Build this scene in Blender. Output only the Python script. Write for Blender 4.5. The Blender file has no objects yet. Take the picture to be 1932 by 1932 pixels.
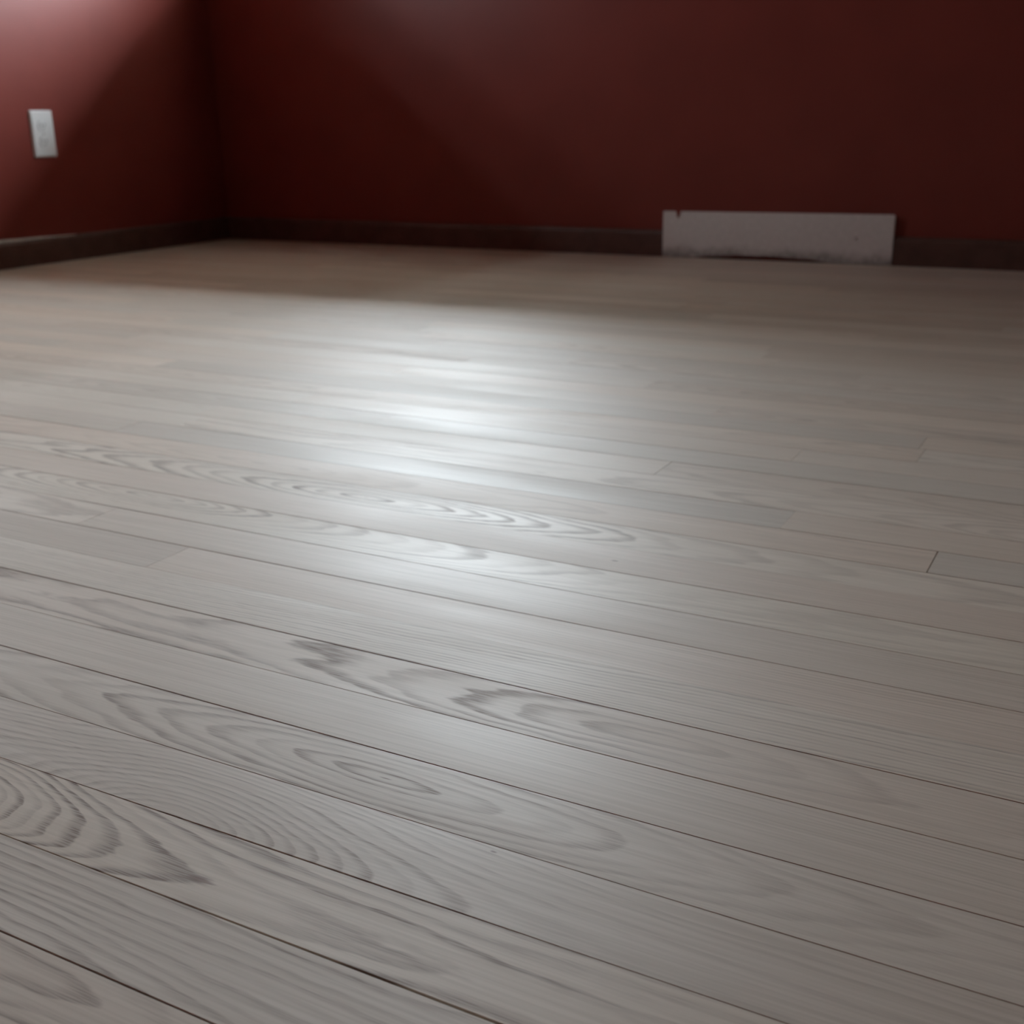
import bpy, bmesh, math, random
from mathutils import Matrix, Vector

random.seed(7)
SC = bpy.context.scene
COL = SC.collection

# ------------------------------------------------------------------ camera
F_PX, PITCH, ROLL, AZ, CAM_H = 2210.37, 0.323375, -0.016385, -0.496762, 0.3725
fw = Vector((math.sin(AZ) * math.cos(PITCH), math.cos(AZ) * math.cos(PITCH), -math.sin(PITCH)))
rt = Vector((math.cos(AZ), -math.sin(AZ), 0))
up = rt.cross(fw)
r2 = math.cos(ROLL) * rt + math.sin(ROLL) * up
u2 = -math.sin(ROLL) * rt + math.cos(ROLL) * up
cam_data = bpy.data.cameras.new('camera')
cam = bpy.data.objects.new('camera', cam_data)
COL.objects.link(cam)
cam.matrix_world = Matrix(((r2.x, u2.x, -fw.x, 0), (r2.y, u2.y, -fw.y, 0), (r2.z, u2.z, -fw.z, CAM_H), (0, 0, 0, 1)))
cam_data.sensor_width = 36
cam_data.lens = 36 * F_PX / 1932
cam_data.clip_start = 0.02
cam_data.dof.use_dof = True
cam_data.dof.focus_distance = 0.68
cam_data.dof.aperture_fstop = 12
SC.camera = cam

# ------------------------------------------------------------------ world: overcast sky over dull ground
SKY, GROUND, SKY_POWER = (0.87, 0.93, 1.0, 1), (0.065, 0.068, 0.06, 1), 80.0
world = bpy.data.worlds.new('overcast_sky')
SC.world = world
world.use_nodes = True
wn, wl = world.node_tree.nodes, world.node_tree.links
bg = wn['Background']
tc = wn.new('ShaderNodeTexCoord')
sx = wn.new('ShaderNodeSeparateXYZ')
rg = wn.new('ShaderNodeMapRange')
rg.inputs['From Min'].default_value = -0.03
rg.inputs['From Max'].default_value = 0.03
mx = wn.new('ShaderNodeMix')
mx.data_type = 'RGBA'
mx.inputs['A'].default_value = GROUND
mx.inputs['B'].default_value = SKY
for mi in mx.inputs:
    if mi.type == 'RGBA' and mi.name == 'A': mi.default_value = GROUND
    if mi.type == 'RGBA' and mi.name == 'B': mi.default_value = SKY
wl.new(tc.outputs['Generated'], sx.inputs[0])
wl.new(sx.outputs['Z'], rg.inputs['Value'])
wl.new(rg.outputs[0], mx.inputs[0])
wl.new([o for o in mx.outputs if o.type == 'RGBA'][0], bg.inputs['Color'])
bg.inputs['Strength'].default_value = SKY_POWER

SC.view_settings.view_transform = 'Standard'
SC.view_settings.look = 'None'
SC.view_settings.gamma = 1
SC.view_settings.use_curve_mapping = False
SC.view_settings.exposure = 0.0
SC.cycles.max_bounces = 6
SC.cycles.diffuse_bounces = 4
SC.cycles.glossy_bounces = 3
SC.cycles.transparent_max_bounces = 8
SC.cycles.caustics_reflective = False
SC.cycles.caustics_refractive = False
SC.cycles.adaptive_threshold = 0.025

# ------------------------------------------------------------------ room dimensions (metres)
XL, XR, YB, YF, ZC = -2.803, 1.40, 3.165, -1.60, 2.60
ROW_W, ROW_O = 0.05715, 0.30084
T = 0.14                                     # wall thickness
WIN_B = (-2.42, -1.56, 0.86, 2.26)           # opening in the back wall: x0, x1, z0, z1
WIN_L = (1.66, 2.18, 0.98, 1.39)             # opening in the left wall: y0, y1, z0, z1

def portal(name, loc, rot, sx_, sy_):        # tells the sampler where the sky enters; gives off nothing itself
    d = bpy.data.lights.new(name, 'AREA')
    d.shape = 'RECTANGLE'
    d.size, d.size_y = sx_, sy_
    d.cycles.is_portal = True
    o = bpy.data.objects.new(name, d)
    COL.objects.link(o)
    o.location, o.rotation_euler = loc, rot
portal('window_portal', ((WIN_B[0] + WIN_B[1]) / 2, YB + T + 0.01, (WIN_B[2] + WIN_B[3]) / 2), (-math.pi / 2, 0, 0), WIN_B[1] - WIN_B[0], WIN_B[3] - WIN_B[2])
portal('window_portal', (XL - T - 0.01, (WIN_L[0] + WIN_L[1]) / 2, (WIN_L[2] + WIN_L[3]) / 2), (math.pi / 2, 0, -math.pi / 2), WIN_L[1] - WIN_L[0], WIN_L[3] - WIN_L[2])

# ------------------------------------------------------------------ node helpers
class NT:
    def __init__(self, name):
        self.mat = bpy.data.materials.new(name)
        self.mat.use_nodes = True
        self.n = self.mat.node_tree.nodes
        self.l = self.mat.node_tree.links
        self.bsdf = self.n['Principled BSDF']
    def put(self, sock, v):
        if hasattr(v, 'links') or hasattr(v, 'is_linked'):
            self.l.new(v, sock)
        else:
            sock.default_value = v
    def math(self, op, a, b=0.0, c=None, clamp=False):
        m = self.n.new('ShaderNodeMath')
        m.operation = op
        m.use_clamp = clamp
        self.put(m.inputs[0], a)
        self.put(m.inputs[1], b)
        if c is not None: self.put(m.inputs[2], c)
        return m.outputs[0]
    def comb(self, x, y, z):
        m = self.n.new('ShaderNodeCombineXYZ')
        for i, v in enumerate((x, y, z)): self.put(m.inputs[i], v)
        return m.outputs[0]
    def sep(self, v):
        m = self.n.new('ShaderNodeSeparateXYZ')
        self.l.new(v, m.inputs[0])
        return m.outputs
    def noise(self, vec, scale=1.0, detail=2.0, rough=0.5):
        m = self.n.new('ShaderNodeTexNoise')
        if vec is not None: self.l.new(vec, m.inputs['Vector'])
        m.inputs['Scale'].default_value = scale
        m.inputs['Detail'].default_value = detail
        m.inputs['Roughness'].default_value = rough
        return m.outputs[0]
    def smooth(self, v, a, b, lo=0.0, hi=1.0):
        m = self.n.new('ShaderNodeMapRange')
        m.interpolation_type = 'SMOOTHSTEP'
        self.put(m.inputs['Value'], v)
        for k, x in (('From Min', a), ('From Max', b), ('To Min', lo), ('To Max', hi)): self.put(m.inputs[k], x)
        return m.outputs[0]
    def mix(self, f, a, b, blend='MIX'):
        m = self.n.new('ShaderNodeMix')
        m.data_type = 'RGBA'
        m.blend_type = blend
        self.put(m.inputs[0], f)
        ca = [i for i in m.inputs if i.type == 'RGBA']
        self.put(ca[0], a)
        self.put(ca[1], b)
        return [o for o in m.outputs if o.type == 'RGBA'][0]
    def attr(self, name):
        m = self.n.new('ShaderNodeAttribute')
        m.attribute_type = 'OBJECT'
        m.attribute_name = name
        return m
    def obj(self):
        return self.n.new('ShaderNodeTexCoord').outputs['Object']
    def bump(self, h, strength, dist):
        m = self.n.new('ShaderNodeBump')
        m.inputs['Strength'].default_value = strength
        m.inputs['Distance'].default_value = dist
        self.l.new(h, m.inputs['Height'])
        self.l.new(m.outputs[0], self.bsdf.inputs['Normal'])

def plain(name, color, rough=0.5, spec=0.5, metal=0.0, mottling=0.06, scale=14.0, bump=0.0, bscale=300.0):
    t = NT(name)
    co = t.obj()
    n = t.noise(co, scale, 4)
    dark = tuple(c * (1 - mottling) for c in color) + (1,)
    lite = tuple(min(1, c * (1 + mottling)) for c in color) + (1,)
    t.put(t.bsdf.inputs['Base Color'], t.mix(t.smooth(n, 0.3, 0.7), dark, lite))
    t.bsdf.inputs['Roughness'].default_value = rough
    t.bsdf.inputs['Specular IOR Level'].default_value = spec
    t.bsdf.inputs['Metallic'].default_value = metal
    if bump: t.bump(t.noise(co, bscale, 2), bump, 0.0006)
    return t.mat

def wood_mat():
    t = NT('oak_boards')
    x, y, z = t.sep(t.obj())
    gc = t.sep(t.attr('grain_center').outputs['Vector'])
    gs = t.sep(t.attr('grain_style').outputs['Vector'])
    tint = t.attr('board_tint').outputs['Color']
    seed = gs[2]
    so = t.math('MULTIPLY', seed, 37.7)
    # growth rings cut lengthwise
    n1 = t.noise(t.comb(t.math('MULTIPLY_ADD', x, 5.0, so), t.math('MULTIPLY', y, 34.0), so), 1.0, 1.5)
    n2 = t.noise(t.comb(t.math('MULTIPLY_ADD', x, 26.0, so), t.math('MULTIPLY', y, 110.0), so), 1.0, 2.0)
    reach = t.attr('grain_reach').outputs['Fac']
    dx = t.math('MULTIPLY', t.math('TANH', t.math('DIVIDE', t.math('SUBTRACT', x, gc[0]), reach)), reach)
    dx = t.math('DIVIDE', dx, gc[2])
    dy = t.math('SUBTRACT', y, gc[1])
    r = t.math('SQRT', t.math('ADD', t.math('MULTIPLY', dx, dx), t.math('MULTIPLY_ADD', dy, dy, 1e-7)))
    ring = t.math('MULTIPLY', r, gs[0])
    ring = t.math('MULTIPLY_ADD', t.math('SUBTRACT', n1, 0.5), 2.6, ring)
    ring = t.math('MULTIPLY_ADD', t.math('SUBTRACT', n2, 0.5), 0.55, ring)
    fr = t.math('FRACT', ring)
    band = t.math('MULTIPLY', t.smooth(fr, 0.30, 0.82), t.smooth(fr, 0.86, 1.0, 1.0, 0.0))
    # ring strength changes from ring to ring
    rn = t.noise(t.comb(t.math('MULTIPLY', t.math('FLOOR', ring), 3.71), so, t.math('MULTIPLY', x, 3.0)), 1.0, 0.0)
    band = t.math('MULTIPLY', band, t.smooth(rn, 0.25, 0.7, 0.25, 1.0))
    # open pores: short dark dashes along the board
    pores = t.noise(t.comb(t.math('MULTIPLY_ADD', x, 45.0, so), t.math('MULTIPLY', y, 1150.0), so), 1.0, 1.0)
    pd = t.smooth(pores, 0.40, 0.68)
    dark = t.math('MULTIPLY', band, t.math('MULTIPLY_ADD', pd, 0.6, 0.5))
    fade = t.math('SUBTRACT', x, t.attr('grain_fade').outputs['Fac'])   # figure runs out along the board
    dark = t.math('MULTIPLY', dark, t.smooth(fade, -0.06, 0.10, 1.0, 0.35))
    dark = t.math('MULTIPLY', dark, gs[1], clamp=True)
    fib = t.noise(t.comb(t.math('MULTIPLY_ADD', x, 9.0, so), t.math('MULTIPLY', y, 520.0), so), 1.0, 3.0)
    cloud = t.noise(t.comb(t.math('MULTIPLY_ADD', x, 3.0, so), t.math('MULTIPLY', y, 12.0), so), 1.0, 2.0)
    base = t.mix(t.smooth(fib, 0.3, 0.7), (0.60, 0.527, 0.435, 1), (0.69, 0.613, 0.52, 1))
    base = t.mix(t.smooth(cloud, 0.35, 0.75, 0.0, 0.35), base, (0.61, 0.525, 0.43, 1))
    base = t.mix(1.0, base, tint, 'MULTIPLY')
    col = t.mix(dark, base, (0.245, 0.180, 0.140, 1))
    kn = t.sep(t.attr('knot').outputs['Vector'])                      # x, y, 1 / radius
    kx = t.math('MULTIPLY', t.math('SUBTRACT', x, kn[0]), 0.4)
    ky = t.math('SUBTRACT', y, kn[1])
    kd = t.math('MULTIPLY', t.math('SQRT', t.math('ADD', t.math('MULTIPLY', kx, kx), t.math('MULTIPLY', ky, ky))), kn[2])
    kd = t.math('MULTIPLY_ADD', t.math('SUBTRACT', pores, 0.5), 1.2, kd)
    col = t.mix(t.smooth(kd, 0.35, 1.0, 0.75, 0.0), col, (0.20, 0.105, 0.075, 1))
    t.put(t.bsdf.inputs['Base Color'], col)
    t.put(t.bsdf.inputs['Roughness'], t.math('MULTIPLY_ADD', dark, 0.12, t.smooth(cloud, 0.3, 0.7, 0.52, 0.60)))
    t.bsdf.inputs['Specular IOR Level'].default_value = 0.5
    return t.mat

def grimy_white():
    t = NT('grimy_white_enamel')
    x, y, z = t.sep(t.obj())
    co = t.obj()
    n = t.noise(co, 22.0, 4, 0.65)
    n2 = t.noise(co, 75.0, 3, 0.6)
    edge = t.math('MULTIPLY_ADD', n, 0.055, t.math('MULTIPLY', z, -1.0))      # grime creeping up from the floor
    g = t.smooth(edge, -0.014, 0.022)
    g = t.math('MULTIPLY', g, t.smooth(n2, 0.25, 0.6, 0.35, 1.0))
    c = t.mix(t.smooth(n2, 0.35, 0.75), (0.66, 0.65, 0.63, 1), (0.72, 0.71, 0.69, 1))
    c = t.mix(t.math('MULTIPLY', g, 0.7), c, (0.10, 0.09, 0.075, 1))
    t.put(t.bsdf.inputs['Base Color'], c)
    t.bsdf.inputs['Roughness'].default_value = 0.5
    return t.mat

def pane_mat():
    t = NT('window_glass')
    tr = t.n.new('ShaderNodeBsdfTransparent')
    tr.inputs[0].default_value = (0.95, 0.97, 0.97, 1)
    gl = t.n.new('ShaderNodeBsdfGlossy')
    gl.inputs['Roughness'].default_value = 0.02
    ms = t.n.new('ShaderNodeMixShader')
    ms.inputs[0].default_value = 0.06
    t.l.new(tr.outputs[0], ms.inputs[1])
    t.l.new(gl.outputs[0], ms.inputs[2])
    t.l.new(ms.outputs[0], t.n['Material Output'].inputs['Surface'])
    return t.mat

M = {
    'wall': plain('brick_red_wall_paint', (0.195, 0.039, 0.029), 0.37, 0.27, mottling=0.05, scale=5),
    'ceiling': plain('ceiling_paint', (0.42, 0.40, 0.37), 0.9, 0.2),
    'subfloor': plain('subfloor', (0.035, 0.026, 0.02), 0.95, 0.1),
    'base': plain('dark_brown_trim', (0.095, 0.047, 0.036), 0.5, 0.4, mottling=0.15, scale=30),
    'white_trim': plain('white_window_paint', (0.72, 0.71, 0.68), 0.4, 0.5),
    'plastic': plain('white_plastic', (0.74, 0.75, 0.75), 0.35, 0.5, mottling=0.02),
    'slot': plain('dark_slot', (0.03, 0.03, 0.03), 0.7, 0.2),
    'steel': plain('screw_steel', (0.55, 0.55, 0.54), 0.35, 0.5, metal=0.8),
    'edge_strip': plain('pale_edge_strip', (0.62, 0.60, 0.57), 0.8, 0.3, mottling=0.15, scale=60),
    'vent': grimy_white(),
    'wood': wood_mat(),
    'glass': pane_mat(),
}

# ------------------------------------------------------------------ mesh helpers
def add_box(bm, a, b):
    vs = [bm.verts.new((x, y, z)) for x in (a[0], b[0]) for y in (a[1], b[1]) for z in (a[2], b[2])]
    for q in ((0, 1, 3, 2), (4, 6, 7, 5), (0, 4, 5, 1), (2, 3, 7, 6), (0, 2, 6, 4), (1, 5, 7, 3)):
        bm.faces.new([vs[i] for i in q])
    return vs

def finish(name, bm, mat, parent=None, loc=(0, 0, 0), bevel=0.0, seg=2, smooth=False):
    bmesh.ops.recalc_face_normals(bm, faces=bm.faces)
    if bevel:
        bmesh.ops.bevel(bm, geom=list(bm.edges), offset=bevel, segments=seg, affect='EDGES', profile=0.5)
    if smooth:
        for f in bm.faces: f.smooth = True
    me = bpy.data.meshes.new(name)
    bm.to_mesh(me)
    bm.free()
    me.materials.append(M[mat] if isinstance(mat, str) else mat)
    o = bpy.data.objects.new(name, me)
    COL.objects.link(o)
    o.location = loc
    if parent: o.parent = parent
    return o

def boxes(name, lst, mat, parent=None, loc=(0, 0, 0), bevel=0.0, seg=2):
    bm = bmesh.new()
    for a, b in lst: add_box(bm, a, b)
    return finish(name, bm, mat, parent, loc, bevel, seg)

def empty(name, loc=(0, 0, 0), rz=0.0, parent=None):
    o = bpy.data.objects.new(name, None)
    o.empty_display_size = 0.05
    COL.objects.link(o)
    o.location = loc
    o.rotation_euler = (0, 0, rz)
    if parent: o.parent = parent
    return o

def tag(o, label, cat=None, group=None, kind=None):
    o['label'] = label
    if cat: o['category'] = cat
    if group: o['group'] = group
    if kind: o['kind'] = kind
    return o

# ------------------------------------------------------------------ walls and ceiling
def wall_with_window(name, horiz, a0, a1, win, p0, p1, label):
    w0, w1, z0, z1 = win
    rects = ((a0, w0, -0.05, ZC), (w1, a1, -0.05, ZC), (w0, w1, -0.05, z0), (w0, w1, z1, ZC))
    lst = []
    for u0, u1, v0, v1 in rects:
        if horiz: lst.append(((u0, p0, v0), (u1, p1, v1)))
        else: lst.append(((p0, u0, v0), (p1, u1, v1)))
    return tag(boxes(name, lst, 'wall'), label, 'wall', kind='structure')

wall_with_window('wall_back', True, XL - T, XR + T, WIN_B, YB, YB + T, 'dark red painted wall across the far end of the room')
wall_with_window('wall_left', False, YF - T, YB, WIN_L, XL - T, XL, 'red painted side wall carrying the white outlet')
tag(boxes('wall_right', [((XR, YF - T, -0.05), (XR + T, YB, ZC))], 'wall'), 'red painted side wall on the dark side of the room', 'wall', kind='structure')
tag(boxes('wall_front', [((XL, YF - T, -0.05), (XR, YF, ZC))], 'wall'), 'red painted wall behind the viewpoint', 'wall', kind='structure')
tag(boxes('ceiling', [((XL - T, YF - T, ZC), (XR + T, YB + T, ZC + 0.1))], 'ceiling'), 'plain pale ceiling over the room', 'ceiling', kind='structure')

# ------------------------------------------------------------------ windows (above the frame of the photograph; they let the daylight in)
def make_window(name, w, h, loc, rz, label):
    root = empty(name, loc, rz)              # local: x across, +y outdoors, origin at bottom centre of the opening, inner wall face
    tag(root, label, 'window', kind='structure')
    hw, d = w / 2, T
    boxes('frame', [((-hw, 0.005, 0), (-hw + 0.03, d, h)), ((hw - 0.03, 0.005, 0), (hw, d, h)),
                    ((-hw + 0.03, 0.005, h - 0.03), (hw - 0.03, d, h)), ((-hw + 0.03, 0.005, 0), (hw - 0.03, d, 0.03))], 'white_trim', root)
    boxes('casing', [((-hw - 0.06, -0.016, 0), (-hw + 0.004, -0.0005, h + 0.06)), ((hw - 0.004, -0.016, 0), (hw + 0.06, -0.0005, h + 0.06)),
                     ((-hw + 0.004, -0.016, h - 0.004), (hw - 0.004, -0.0005, h + 0.06))], 'white_trim', root)
    boxes('sill', [((-hw - 0.075, -0.045, -0.022), (hw + 0.075, -0.0005, 0.0))], 'white_trim', root, bevel=0.003)
    for k in range(2):                       # lower sash inside, upper sash outside
        y0 = 0.05 + 0.035 * k
        z0, z1 = (0.03, h / 2 + 0.02) if k == 0 else (h / 2 - 0.02, h - 0.03)
        x0, x1, b = -hw + 0.03, hw - 0.03, 0.04
        s = boxes('sash', [((x0, y0, z0), (x0 + b, y0 + 0.033, z1)), ((x1 - b, y0, z0), (x1, y0 + 0.033, z1)),
                           ((x0 + b, y0, z0), (x1 - b, y0 + 0.033, z0 + b)), ((x0 + b, y0, z1 - b), (x1 - b, y0 + 0.033, z1))], 'white_trim', root)
        boxes('pane', [((x0 + b - 0.004, y0 + 0.014, z0 + b - 0.004), (x1 - b + 0.004, y0 + 0.018, z1 - b + 0.004))], 'glass', s)
    return root
make_window('window_1', WIN_B[1] - WIN_B[0], WIN_B[3] - WIN_B[2], ((WIN_B[0] + WIN_B[1]) / 2, YB, WIN_B[2]), 0, 'white sash window in the far wall near the corner')
make_window('window_2', WIN_L[1] - WIN_L[0], WIN_L[3] - WIN_L[2], (XL, (WIN_L[0] + WIN_L[1]) / 2, WIN_L[2]), math.pi / 2, 'white sash window in the side wall above the outlet')

# unseen overhang added along both outer walls, sized to keep the high sky out, so the light comes in low
BLOCKER_DEPTH = 1.75
tag(boxes('added_overhang', [((XL - T - BLOCKER_DEPTH, YB + T, 2.60), (XR + T, YB + T + BLOCKER_DEPTH, 2.74)), ((XL - T - BLOCKER_DEPTH, YF - T, 2.60), (XL - T, YB + T, 2.74))], 'white_trim'),
    'unseen overhang added outdoors above the windows to block the high sky', 'sky blocker', kind='structure')

# ------------------------------------------------------------------ strip floor
floor = tag(boxes('floor', [((XL - T, YF - T, -0.10), (XR + T, YB + T, -0.019))], 'subfloor'), 'pale oak strip floor with narrow dark gaps between the boards', 'floor', kind='structure')

def pixel(p):
    v = Vector(p) - Vector((0, 0, CAM_H))
    d = v.dot(fw)
    if d < 0.05: return None
    return 966 + F_PX * v.dot(r2) / d, 966 - F_PX * v.dot(u2) / d
def in_view(x0, x1, y, m=60):
    for i in range(25):
        q = pixel((x0 + (x1 - x0) * i / 24, y, 0))
        if q and -m < q[0] < 1932 + m and -m < q[1] < 1932 + m: return True
    return False

# gap at the lower edge of row k (metres): measured where the photo shows a dark line, thin elsewhere
GAP = {   # line: [(x, gap), ...]
    -1: [(-.4, .0004), (0, .0004)],
    0: [(-.50, .0006), (-.32, .0007), (-.2, .0004), (0, .0002)],
    1: [(-.60, .0004), (-.50, .0006), (-.37, .0009), (-.28, .0013), (-.18, .0015), (0, .0009)],
    2: [(-.60, .0001), (-.51, .0001), (-.49, .0007), (-.38, .0008), (-.28, .0007), (-.25, .0002), (0, .0002)],
    3: [(-.70, .0001), (-.54, .0001), (-.53, .0003), (-.40, .0002), (-.2, .0001), (-.12, .0004), (0, .0003)],
    4: [(-.80, .0003), (-.60, .0006), (-.40, .0005), (-.34, .0002), (-.2, .0001), (0, .0001)],
    5: [(-.90, .0003), (-.55, .0005), (-.35, .0006), (-.24, .0010), (-.1, .0007), (0, .0006)],
    6: [(-.90, .0005), (-.70, .0007), (-.42, .0006), (-.33, .0004), (-.2, .0002), (0, .0002)],
    7: [(-1.0, .0003), (-.75, .0003), (-.70, .0001), (0, .0001)],
    8: [(-1.1, .0003), (-.90, .0003), (-.88, .0001), (-.85, .0009), (-.72, .0011), (-.50, .0006), (-.35, .0005), (-.2, .0001), (0, .0001)],
    9: [(-1.1, .0001), (-.93, .0001), (-.91, .0012), (-.80, .0006), (-.5, .0004), (-.35, .0002), (0, .0001)],
    10: [(-1.2, .0001), (-.95, .0003), (-.65, .0005), (-.45, .0004), (-.2, .0005), (0, .0003)],
    11: [(-1.3, .0003), (-1.12, .0012), (-1.02, .0010), (-.9, .0005), (-.8, .0001), (0, .0001)],
    12: [(-1.3, .0001), (-.3, .0001), (-.18, .0006), (-.05, .0006)],
    13: [(-1.4, .0010), (-1.24, .0008), (-1.2, .0002), (-.5, .0003), (0, .0004)],
}
rg_ = random.Random(3)
gap_noise = {}
def gap(k, x):
    if k not in gap_noise:
        gap_noise[k] = (rg_.uniform(0, 6), rg_.uniform(3, 8), rg_.choice((.0001, .0002, .0002, .0004, .0007)))
    ph, fq, b = gap_noise[k]
    if k in GAP:
        p = GAP[k]
        if x <= p[0][0]: return p[0][1]
        for (xa, ga), (xb, gb) in zip(p[:-1], p[1:]):
            if x <= xb: return ga + (gb - ga) * (x - xa) / (xb - xa)
        return p[-1][1]
    return b * (0.75 + 0.5 * math.sin(ph + fq * x))

# end joints the photo shows, per row; the others fall where they may
JOINTS = {12: [-0.133], 7: [-0.752], 8: [-0.902], 17: [-0.33], 13: [-0.277]}
# grain: (x0, y0, elongation, rings per metre, contrast, reach) in room x and metres from the board's middle line
GRAIN = {
    -3: (-0.60, 0.004, 9.0, 190, 0.8, 0.5), -2: (-0.55, -0.02, 10.0, 210, 0.85, 0.4), -1: (-0.62, 0.012, 9.0, 180, 0.9, 0.3),
    0: (-0.52, -0.036, 8.0, 170, 0.75, 0.2), 1: (-0.59, -0.010, 2.3, 235, 1.0, 0.12), 2: (-0.45, -0.036, 2.4, 240, 0.62, 0.14),
    3: (-0.36, 0.002, 6.5, 180, 0.85, 0.4), 4: (-0.30, -0.09, 12.0, 330, 0.22, 0.5), 5: (-0.23, 0.006, 5.5, 115, 0.95, 0.3),
    6: (-0.80, 0.055, 9.0, 290, 0.60, 0.5), 7: (-0.2, 0.08, 12.0, 260, 0.25, 0.5), 8: (-0.3, -0.08, 14.0, 280, 0.2, 0.5),
    9: (-0.90, 0.016, 7.0, 215, 0.70, 0.6), 10: (-0.2, 0.09, 14.0, 260, 0.2, 0.5), 11: (-0.69, -0.004, 6.0, 185, 1.0, 0.4),
}
FADE = {2: -0.26, 3: -0.26, 5: -0.27, 9: -0.40, 11: -0.40, 0: -0.22, 1: -0.2}
KNOT = {1: (-0.392, -0.0098, 0.0042), 2: (-0.268, 0.0236, 0.0012), 10: (-0.383, -0.0044, 0.0018)}
TINT = {1: (1.03, 1.02, 1.0), 4: (.97, .96, .95), 7: (1.0, .96, .94), 10: (.97, .93, .91), 12: (1.0, .95, .92), 9: (1.02, 1.02, 1.0), 11: (1.04, 1.04, 1.03), 6: (1.03, 1.03, 1.02)}
rp = random.Random(21)
rows = range(int((YF - ROW_O) / ROW_W) - 1, 51)
far_bm = bmesh.new()
def plank_geometry(bm, xa, xb, k, cx, cy, lift):
    n = max(2, min(14, int((xb - xa) / (0.10 if -2 < k < 14 else 0.3))))
    ch = 0.00025
    rings = []
    for i in range(n + 1):
        x = xa + (xb - xa) * i / n
        y0 = max(ROW_O + k * ROW_W + gap(k, x) / 2, YF)
        y1 = min(ROW_O + (k + 1) * ROW_W - gap(k + 1, x) / 2, YB)
        xi = x + (0.0001 if i == 0 else -0.0001 if i == n else 0)
        rings.append([bm.verts.new((x - cx, y0 - cy, -0.019)), bm.verts.new((x - cx, y0 - cy, lift - ch)), bm.verts.new((xi - cx, y0 + ch - cy, lift)),
                      bm.verts.new((xi - cx, y1 - ch - cy, lift)), bm.verts.new((x - cx, y1 - cy, lift - ch)), bm.verts.new((x - cx, y1 - cy, -0.019))])
    for a, b in zip(rings[:-1], rings[1:]):
        for j in range(6): bm.faces.new((a[j], a[(j + 1) % 6], b[(j + 1) % 6], b[j]))
    bm.faces.new(rings[0]); bm.faces.new(rings[-1])
for k in rows:
    ym = ROW_O + (k + 0.5) * ROW_W
    cuts = list(JOINTS.get(k, []))
    if k in JOINTS or k <= 11:               # keep the visible stretch free of joints the photo does not show
        lo, hi = (cuts[0], cuts[-1]) if cuts else (-1.05 - 0.06 * max(0, k), 0.12)
        if not cuts: cuts = [lo, hi]
    else:
        cuts = [rp.uniform(-2.4, -0.2)]
    x = cuts[0]
    while True:
        x -= rp.uniform(0.55, 1.25)
        if x < XL + 0.18: break
        cuts.insert(0, x)
    x = cuts[-1]
    while True:
        x += rp.uniform(0.96 if k < 14 else 0.55, 1.25)
        if x > XR - 0.18: break
        cuts.append(x)
    ends = [XL] + cuts + [XR]
    for xa, xb in zip(ends[:-1], ends[1:]):
        xa2, xb2 = xa + (0.0004 if round(xa, 3) == -0.133 else 0.0001 if xa > XL else 0), xb - (0.0004 if round(xb, 3) == -0.133 else 0.0001 if xb < XR else 0)
        lift = rp.uniform(-0.00025, 0.0)
        if not in_view(xa2, xb2, ym):
            plank_geometry(far_bm, xa2, xb2, k, 0, 0, lift)
            continue
        cx = (xa + xb) / 2
        bm = bmesh.new()
        plank_geometry(bm, xa2, xb2, k, cx, ym, lift)
        o = finish('plank', bm, 'wood', floor, (cx, ym, 0))
        main = xa < -0.35 < xb or (k in JOINTS and xa >= JOINTS[k][0] - 0.01 and xa < -0.2)
        if k in GRAIN and main:
            g = GRAIN[k]
            x0, y0, e, fq, c, reach = g
        else:
            x0 = cx + rp.uniform(-0.8, 0.8)
            reach = rp.uniform(0.2, 0.6)
            if rp.random() < 0.35:
                y0, e, fq, c = rp.uniform(-0.012, 0.012), rp.uniform(7, 14), rp.uniform(150, 260), rp.uniform(0.3, 0.55)
            else:
                y0, e, fq, c = rp.choice((-1, 1)) * rp.uniform(0.04, 0.11), rp.uniform(9, 16), rp.uniform(220, 340), rp.uniform(0.12, 0.3)
        o['grain_center'] = (x0 - cx, y0, e)
        o['grain_style'] = (fq, c, rp.uniform(0, 10))
        o['grain_reach'] = reach
        o['grain_fade'] = FADE[k] - cx if k in FADE and main else 99.0
        kx, ky, kr = KNOT[k] if k in KNOT and main else (9.0, 9.0, 0.01)
        o['knot'] = (kx - cx, ky, 1 / kr)
        if k in TINT and main:
            o['board_tint'] = TINT[k]
        else:
            v = rp.uniform(0.88, 1.04)
            w = rp.uniform(-0.035, 0.02)
            o['board_tint'] = (v, v * (1 + w), v * (1 + 1.6 * w))
o = finish('outlying_boards', far_bm, 'wood', floor)
o['kind'] = 'stuff'
o['grain_center'] = (0.0, 0.3, 12.0)
o['grain_style'] = (260.0, 0.3, 2.0)
o['grain_reach'] = 0.5
o['grain_fade'] = 99.0
o['knot'] = (9.0, 9.0, 100.0)
o['board_tint'] = (0.97, 0.95, 0.93)

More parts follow.
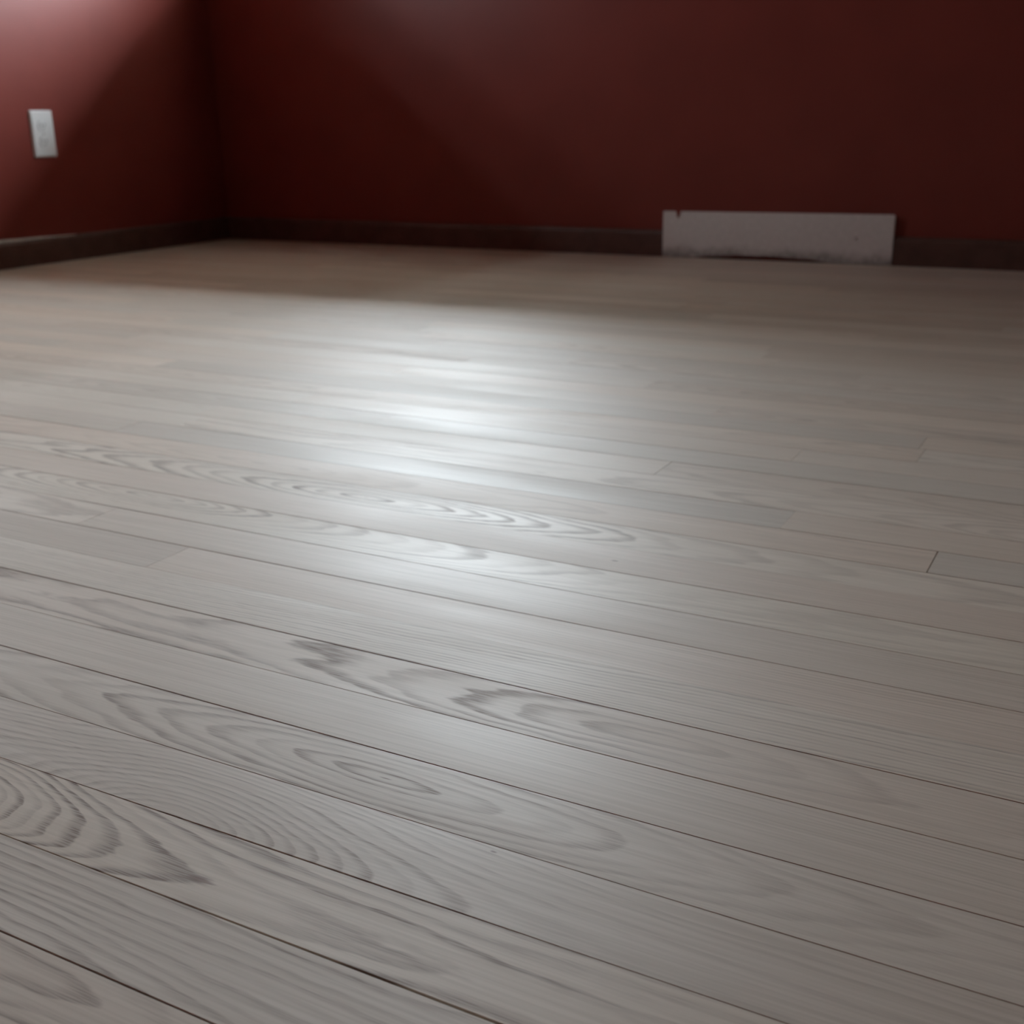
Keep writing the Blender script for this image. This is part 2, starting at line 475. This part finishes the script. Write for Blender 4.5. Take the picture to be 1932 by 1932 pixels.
# ------------------------------------------------------------------ baseboards
BH, BT = 0.072, 0.013
def baseboard(name, a, b, axis, sign, label, pos):
    # profile (distance from the wall, height): flat face, eased top
    prof = [(0, 0.0), (BT, 0.0), (BT, BH - 0.010), (BT - 0.003, BH - 0.003), (BT - 0.006, BH), (0, BH)]
    bm = bmesh.new()
    ends = []
    for u in (a, b):
        ring = []
        for d, z in prof:
            ring.append(bm.verts.new((u, pos + sign * d, z) if axis == 'x' else (pos + sign * d, u, z)))
        ends.append(ring)
    n = len(prof)
    for j in range(n): bm.faces.new((ends[0][j], ends[0][(j + 1) % n], ends[1][(j + 1) % n], ends[1][j]))
    bm.faces.new(ends[0]); bm.faces.new(ends[1])
    return tag(finish(name, bm, 'base'), label, 'baseboard', kind='structure')
VX0, VX1, VH = -1.214, -0.589, 0.1245
bl = baseboard('baseboard_left', YF, YB, 'y', 1, 'dark brown baseboard along the side wall below the outlet', XL)
baseboard('baseboard_back', XL + BT, VX0 - 0.001, 'x', -1, 'dark brown baseboard between the room corner and the white vent cover', YB)
baseboard('baseboard_back', VX1 + 0.001, XR, 'x', -1, 'dark brown baseboard on the dark side of the white vent cover', YB)
# pale uneven strip on top of the side baseboard, tapering at one end
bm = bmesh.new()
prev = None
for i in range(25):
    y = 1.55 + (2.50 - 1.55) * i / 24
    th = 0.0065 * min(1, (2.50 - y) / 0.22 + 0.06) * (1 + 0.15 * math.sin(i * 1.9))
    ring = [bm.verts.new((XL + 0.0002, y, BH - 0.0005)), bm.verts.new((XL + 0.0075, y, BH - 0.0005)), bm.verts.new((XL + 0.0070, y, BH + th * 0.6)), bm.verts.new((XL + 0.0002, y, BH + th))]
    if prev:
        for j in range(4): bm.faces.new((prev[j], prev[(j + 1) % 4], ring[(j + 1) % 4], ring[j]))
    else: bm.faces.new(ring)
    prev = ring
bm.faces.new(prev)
e = finish('pale_edge', bm, 'edge_strip', bl)
e['label'] = 'pale strip along the top'

# ------------------------------------------------------------------ white vent cover let into the back baseboard
vent = empty('vent_cover', ((VX0 + VX1) / 2, YB, 0))
tag(vent, 'grimy white flat metal vent cover low on the far wall, replacing a stretch of baseboard', 'vent cover')
hw = (VX1 - VX0) / 2
def lower(u):                                # bottom edge lifts off the floor in the middle
    t = (u + hw) / (2 * hw)
    b = 0.0015
    if 0.16 < t < 0.74:
        b += 0.0105 * math.sin(math.pi * (t - 0.16) / 0.58) ** 0.6
    return b + 0.0006 * math.sin(t * 41) + 0.0004 * math.sin(t * 97)
bm = bmesh.new()
NX, NZ = 48, 6
front, back_ = [], []
for i in range(NX + 1):
    u = -hw + 2 * hw * i / NX
    zb, zt = lower(u), VH + 0.0035 * i / NX
    if i == 0 or i == NX: zb += 0.001
    cf, cb = [], []
    for j in range(NZ + 1):
        z = zb + (zt - zb) * j / NZ
        bow = 0.0012 * math.sin(math.pi * i / NX) * math.sin(math.pi * j / NZ)
        cf.append(bm.verts.new((u, -0.0140 - bow, z)))
        cb.append(bm.verts.new((u, -0.0125, z)))
    front.append(cf); back_.append(cb)
for i in range(NX):
    for j in range(NZ):
        bm.faces.new((front[i][j], front[i + 1][j], front[i + 1][j + 1], front[i][j + 1]))
        bm.faces.new((back_[i][j], back_[i][j + 1], back_[i + 1][j + 1], back_[i + 1][j]))
    bm.faces.new((front[i][0], back_[i][0], back_[i + 1][0], front[i + 1][0]))
    bm.faces.new((front[i][NZ], front[i + 1][NZ], back_[i + 1][NZ], back_[i][NZ]))
for i in (0, NX):
    for j in range(NZ):
        bm.faces.new((front[i][j], front[i][j + 1], back_[i][j + 1], back_[i][j]))
finish('face_plate', bm, 'vent', vent)
boxes('flange', [((-hw, -0.0126, VH - 0.004), (hw, -0.0005, VH - 0.0015)), ((-hw, -0.0126, 0.004), (-hw + 0.0015, -0.0005, VH - 0.004)), ((hw - 0.0015, -0.0126, 0.004), (hw, -0.0005, VH - 0.004))], 'vent', vent)
def disc(name, r, th, mat, parent, loc, axis, seg=16, slot=False):
    bm = bmesh.new()
    bmesh.ops.create_cone(bm, cap_ends=True, segments=seg, radius1=r, radius2=r * 0.8, depth=th)
    rot = Matrix.Rotation(math.pi / 2, 4, 'X') if axis == 'y' else Matrix.Rotation(math.pi / 2, 4, 'Y')
    bmesh.ops.transform(bm, matrix=rot, verts=bm.verts)
    return finish(name, bm, mat, parent, loc)
disc('screw', 0.0042, 0.003, 'steel', vent, (0.218, -0.0155, 0.066), 'y')
# drip of wall paint over the top edge
bm = bmesh.new()
pts = [(-0.007, 0.0), (0.006, 0.0), (0.0045, -0.008), (0.002, -0.017), (-0.0015, -0.018), (-0.004, -0.009)]
fr_ = [bm.verts.new((px_, -0.0016, pz_)) for px_, pz_ in pts]
bk_ = [bm.verts.new((px_ * 1.1, 0, pz_ * 1.02)) for px_, pz_ in pts]
bm.faces.new(fr_); bm.faces.new(bk_)
for j in range(6): bm.faces.new((fr_[j], fr_[(j + 1) % 6], bk_[(j + 1) % 6], bk_[j]))
d = finish('paint_drip', bm, 'wall', vent, (-hw + 0.044, -0.0140, VH + 0.0006))
d['label'] = 'dark red drip of wall paint'

# ------------------------------------------------------------------ duplex outlet on the left wall
OY, OZ, OW, OH = 2.4315, 0.3543, 0.0769, 0.1252
out = empty('wall_outlet', (XL, OY, OZ), math.pi / 2)     # local: x along the wall, -y into the room
tag(out, 'white plastic duplex outlet with cover plate on the red side wall', 'outlet')
bm = bmesh.new()
prof = [(0.0, 0.0), (0.0, 0.0035), (0.0035, 0.0062)]
rings = []
for ins, dep in prof:
    w_, h_ = OW / 2 - ins, OH / 2 - ins
    ring = []
    cr = 0.004
    for cxs, czs, a0 in ((1, 1, 0), (-1, 1, 90), (-1, -1, 180), (1, -1, 270)):
        for q in range(4):
            a = math.radians(a0 + q * 30)
            ring.append(bm.verts.new((cxs * (w_ - cr) + cr * math.cos(a), -dep, czs * (h_ - cr) + cr * math.sin(a))))
    rings.append(ring)
for a, b in zip(rings[:-1], rings[1:]):
    for j in range(16): bm.faces.new((a[j], a[(j + 1) % 16], b[(j + 1) % 16], b[j]))
bm.faces.new(rings[0]); bm.faces.new(rings[-1])
finish('cover_plate', bm, 'plastic', out, (0, -0.0003, 0))
for s in (1, -1):
    bm = bmesh.new()
    rf, rb = [], []
    for q in range(28):                      # round face with flat top and bottom
        a = 2 * math.pi * q / 28
        px_, pz_ = 0.0175 * math.cos(a), max(-0.0142, min(0.0142, 0.0175 * math.sin(a)))
        rf.append(bm.verts.new((px_ * 0.97, -0.0082, pz_ * 0.97)))
        rb.append(bm.verts.new((px_, -0.0060, pz_)))
    bm.faces.new(rf); bm.faces.new(rb)
    for j in range(28): bm.faces.new((rf[j], rf[(j + 1) % 28], rb[(j + 1) % 28], rb[j]))
    rc = finish('receptacle', bm, 'plastic', out, (0, 0, s * 0.0215))
    for px_, hh in ((-0.0063, 0.0042), (0.0063, 0.0034)):
        boxes('slot', [((px_ - 0.0011, -0.0085, 0.002 - hh), (px_ + 0.0011, -0.0078, 0.002 + hh))], 'slot', rc)
    disc('ground_hole', 0.0024, 0.0008, 'slot', rc, (0, -0.0083, -0.0075), 'y', 12)
disc('screw', 0.0034, 0.0016, 'steel', out, (0, -0.0068, 0), 'y', 14)
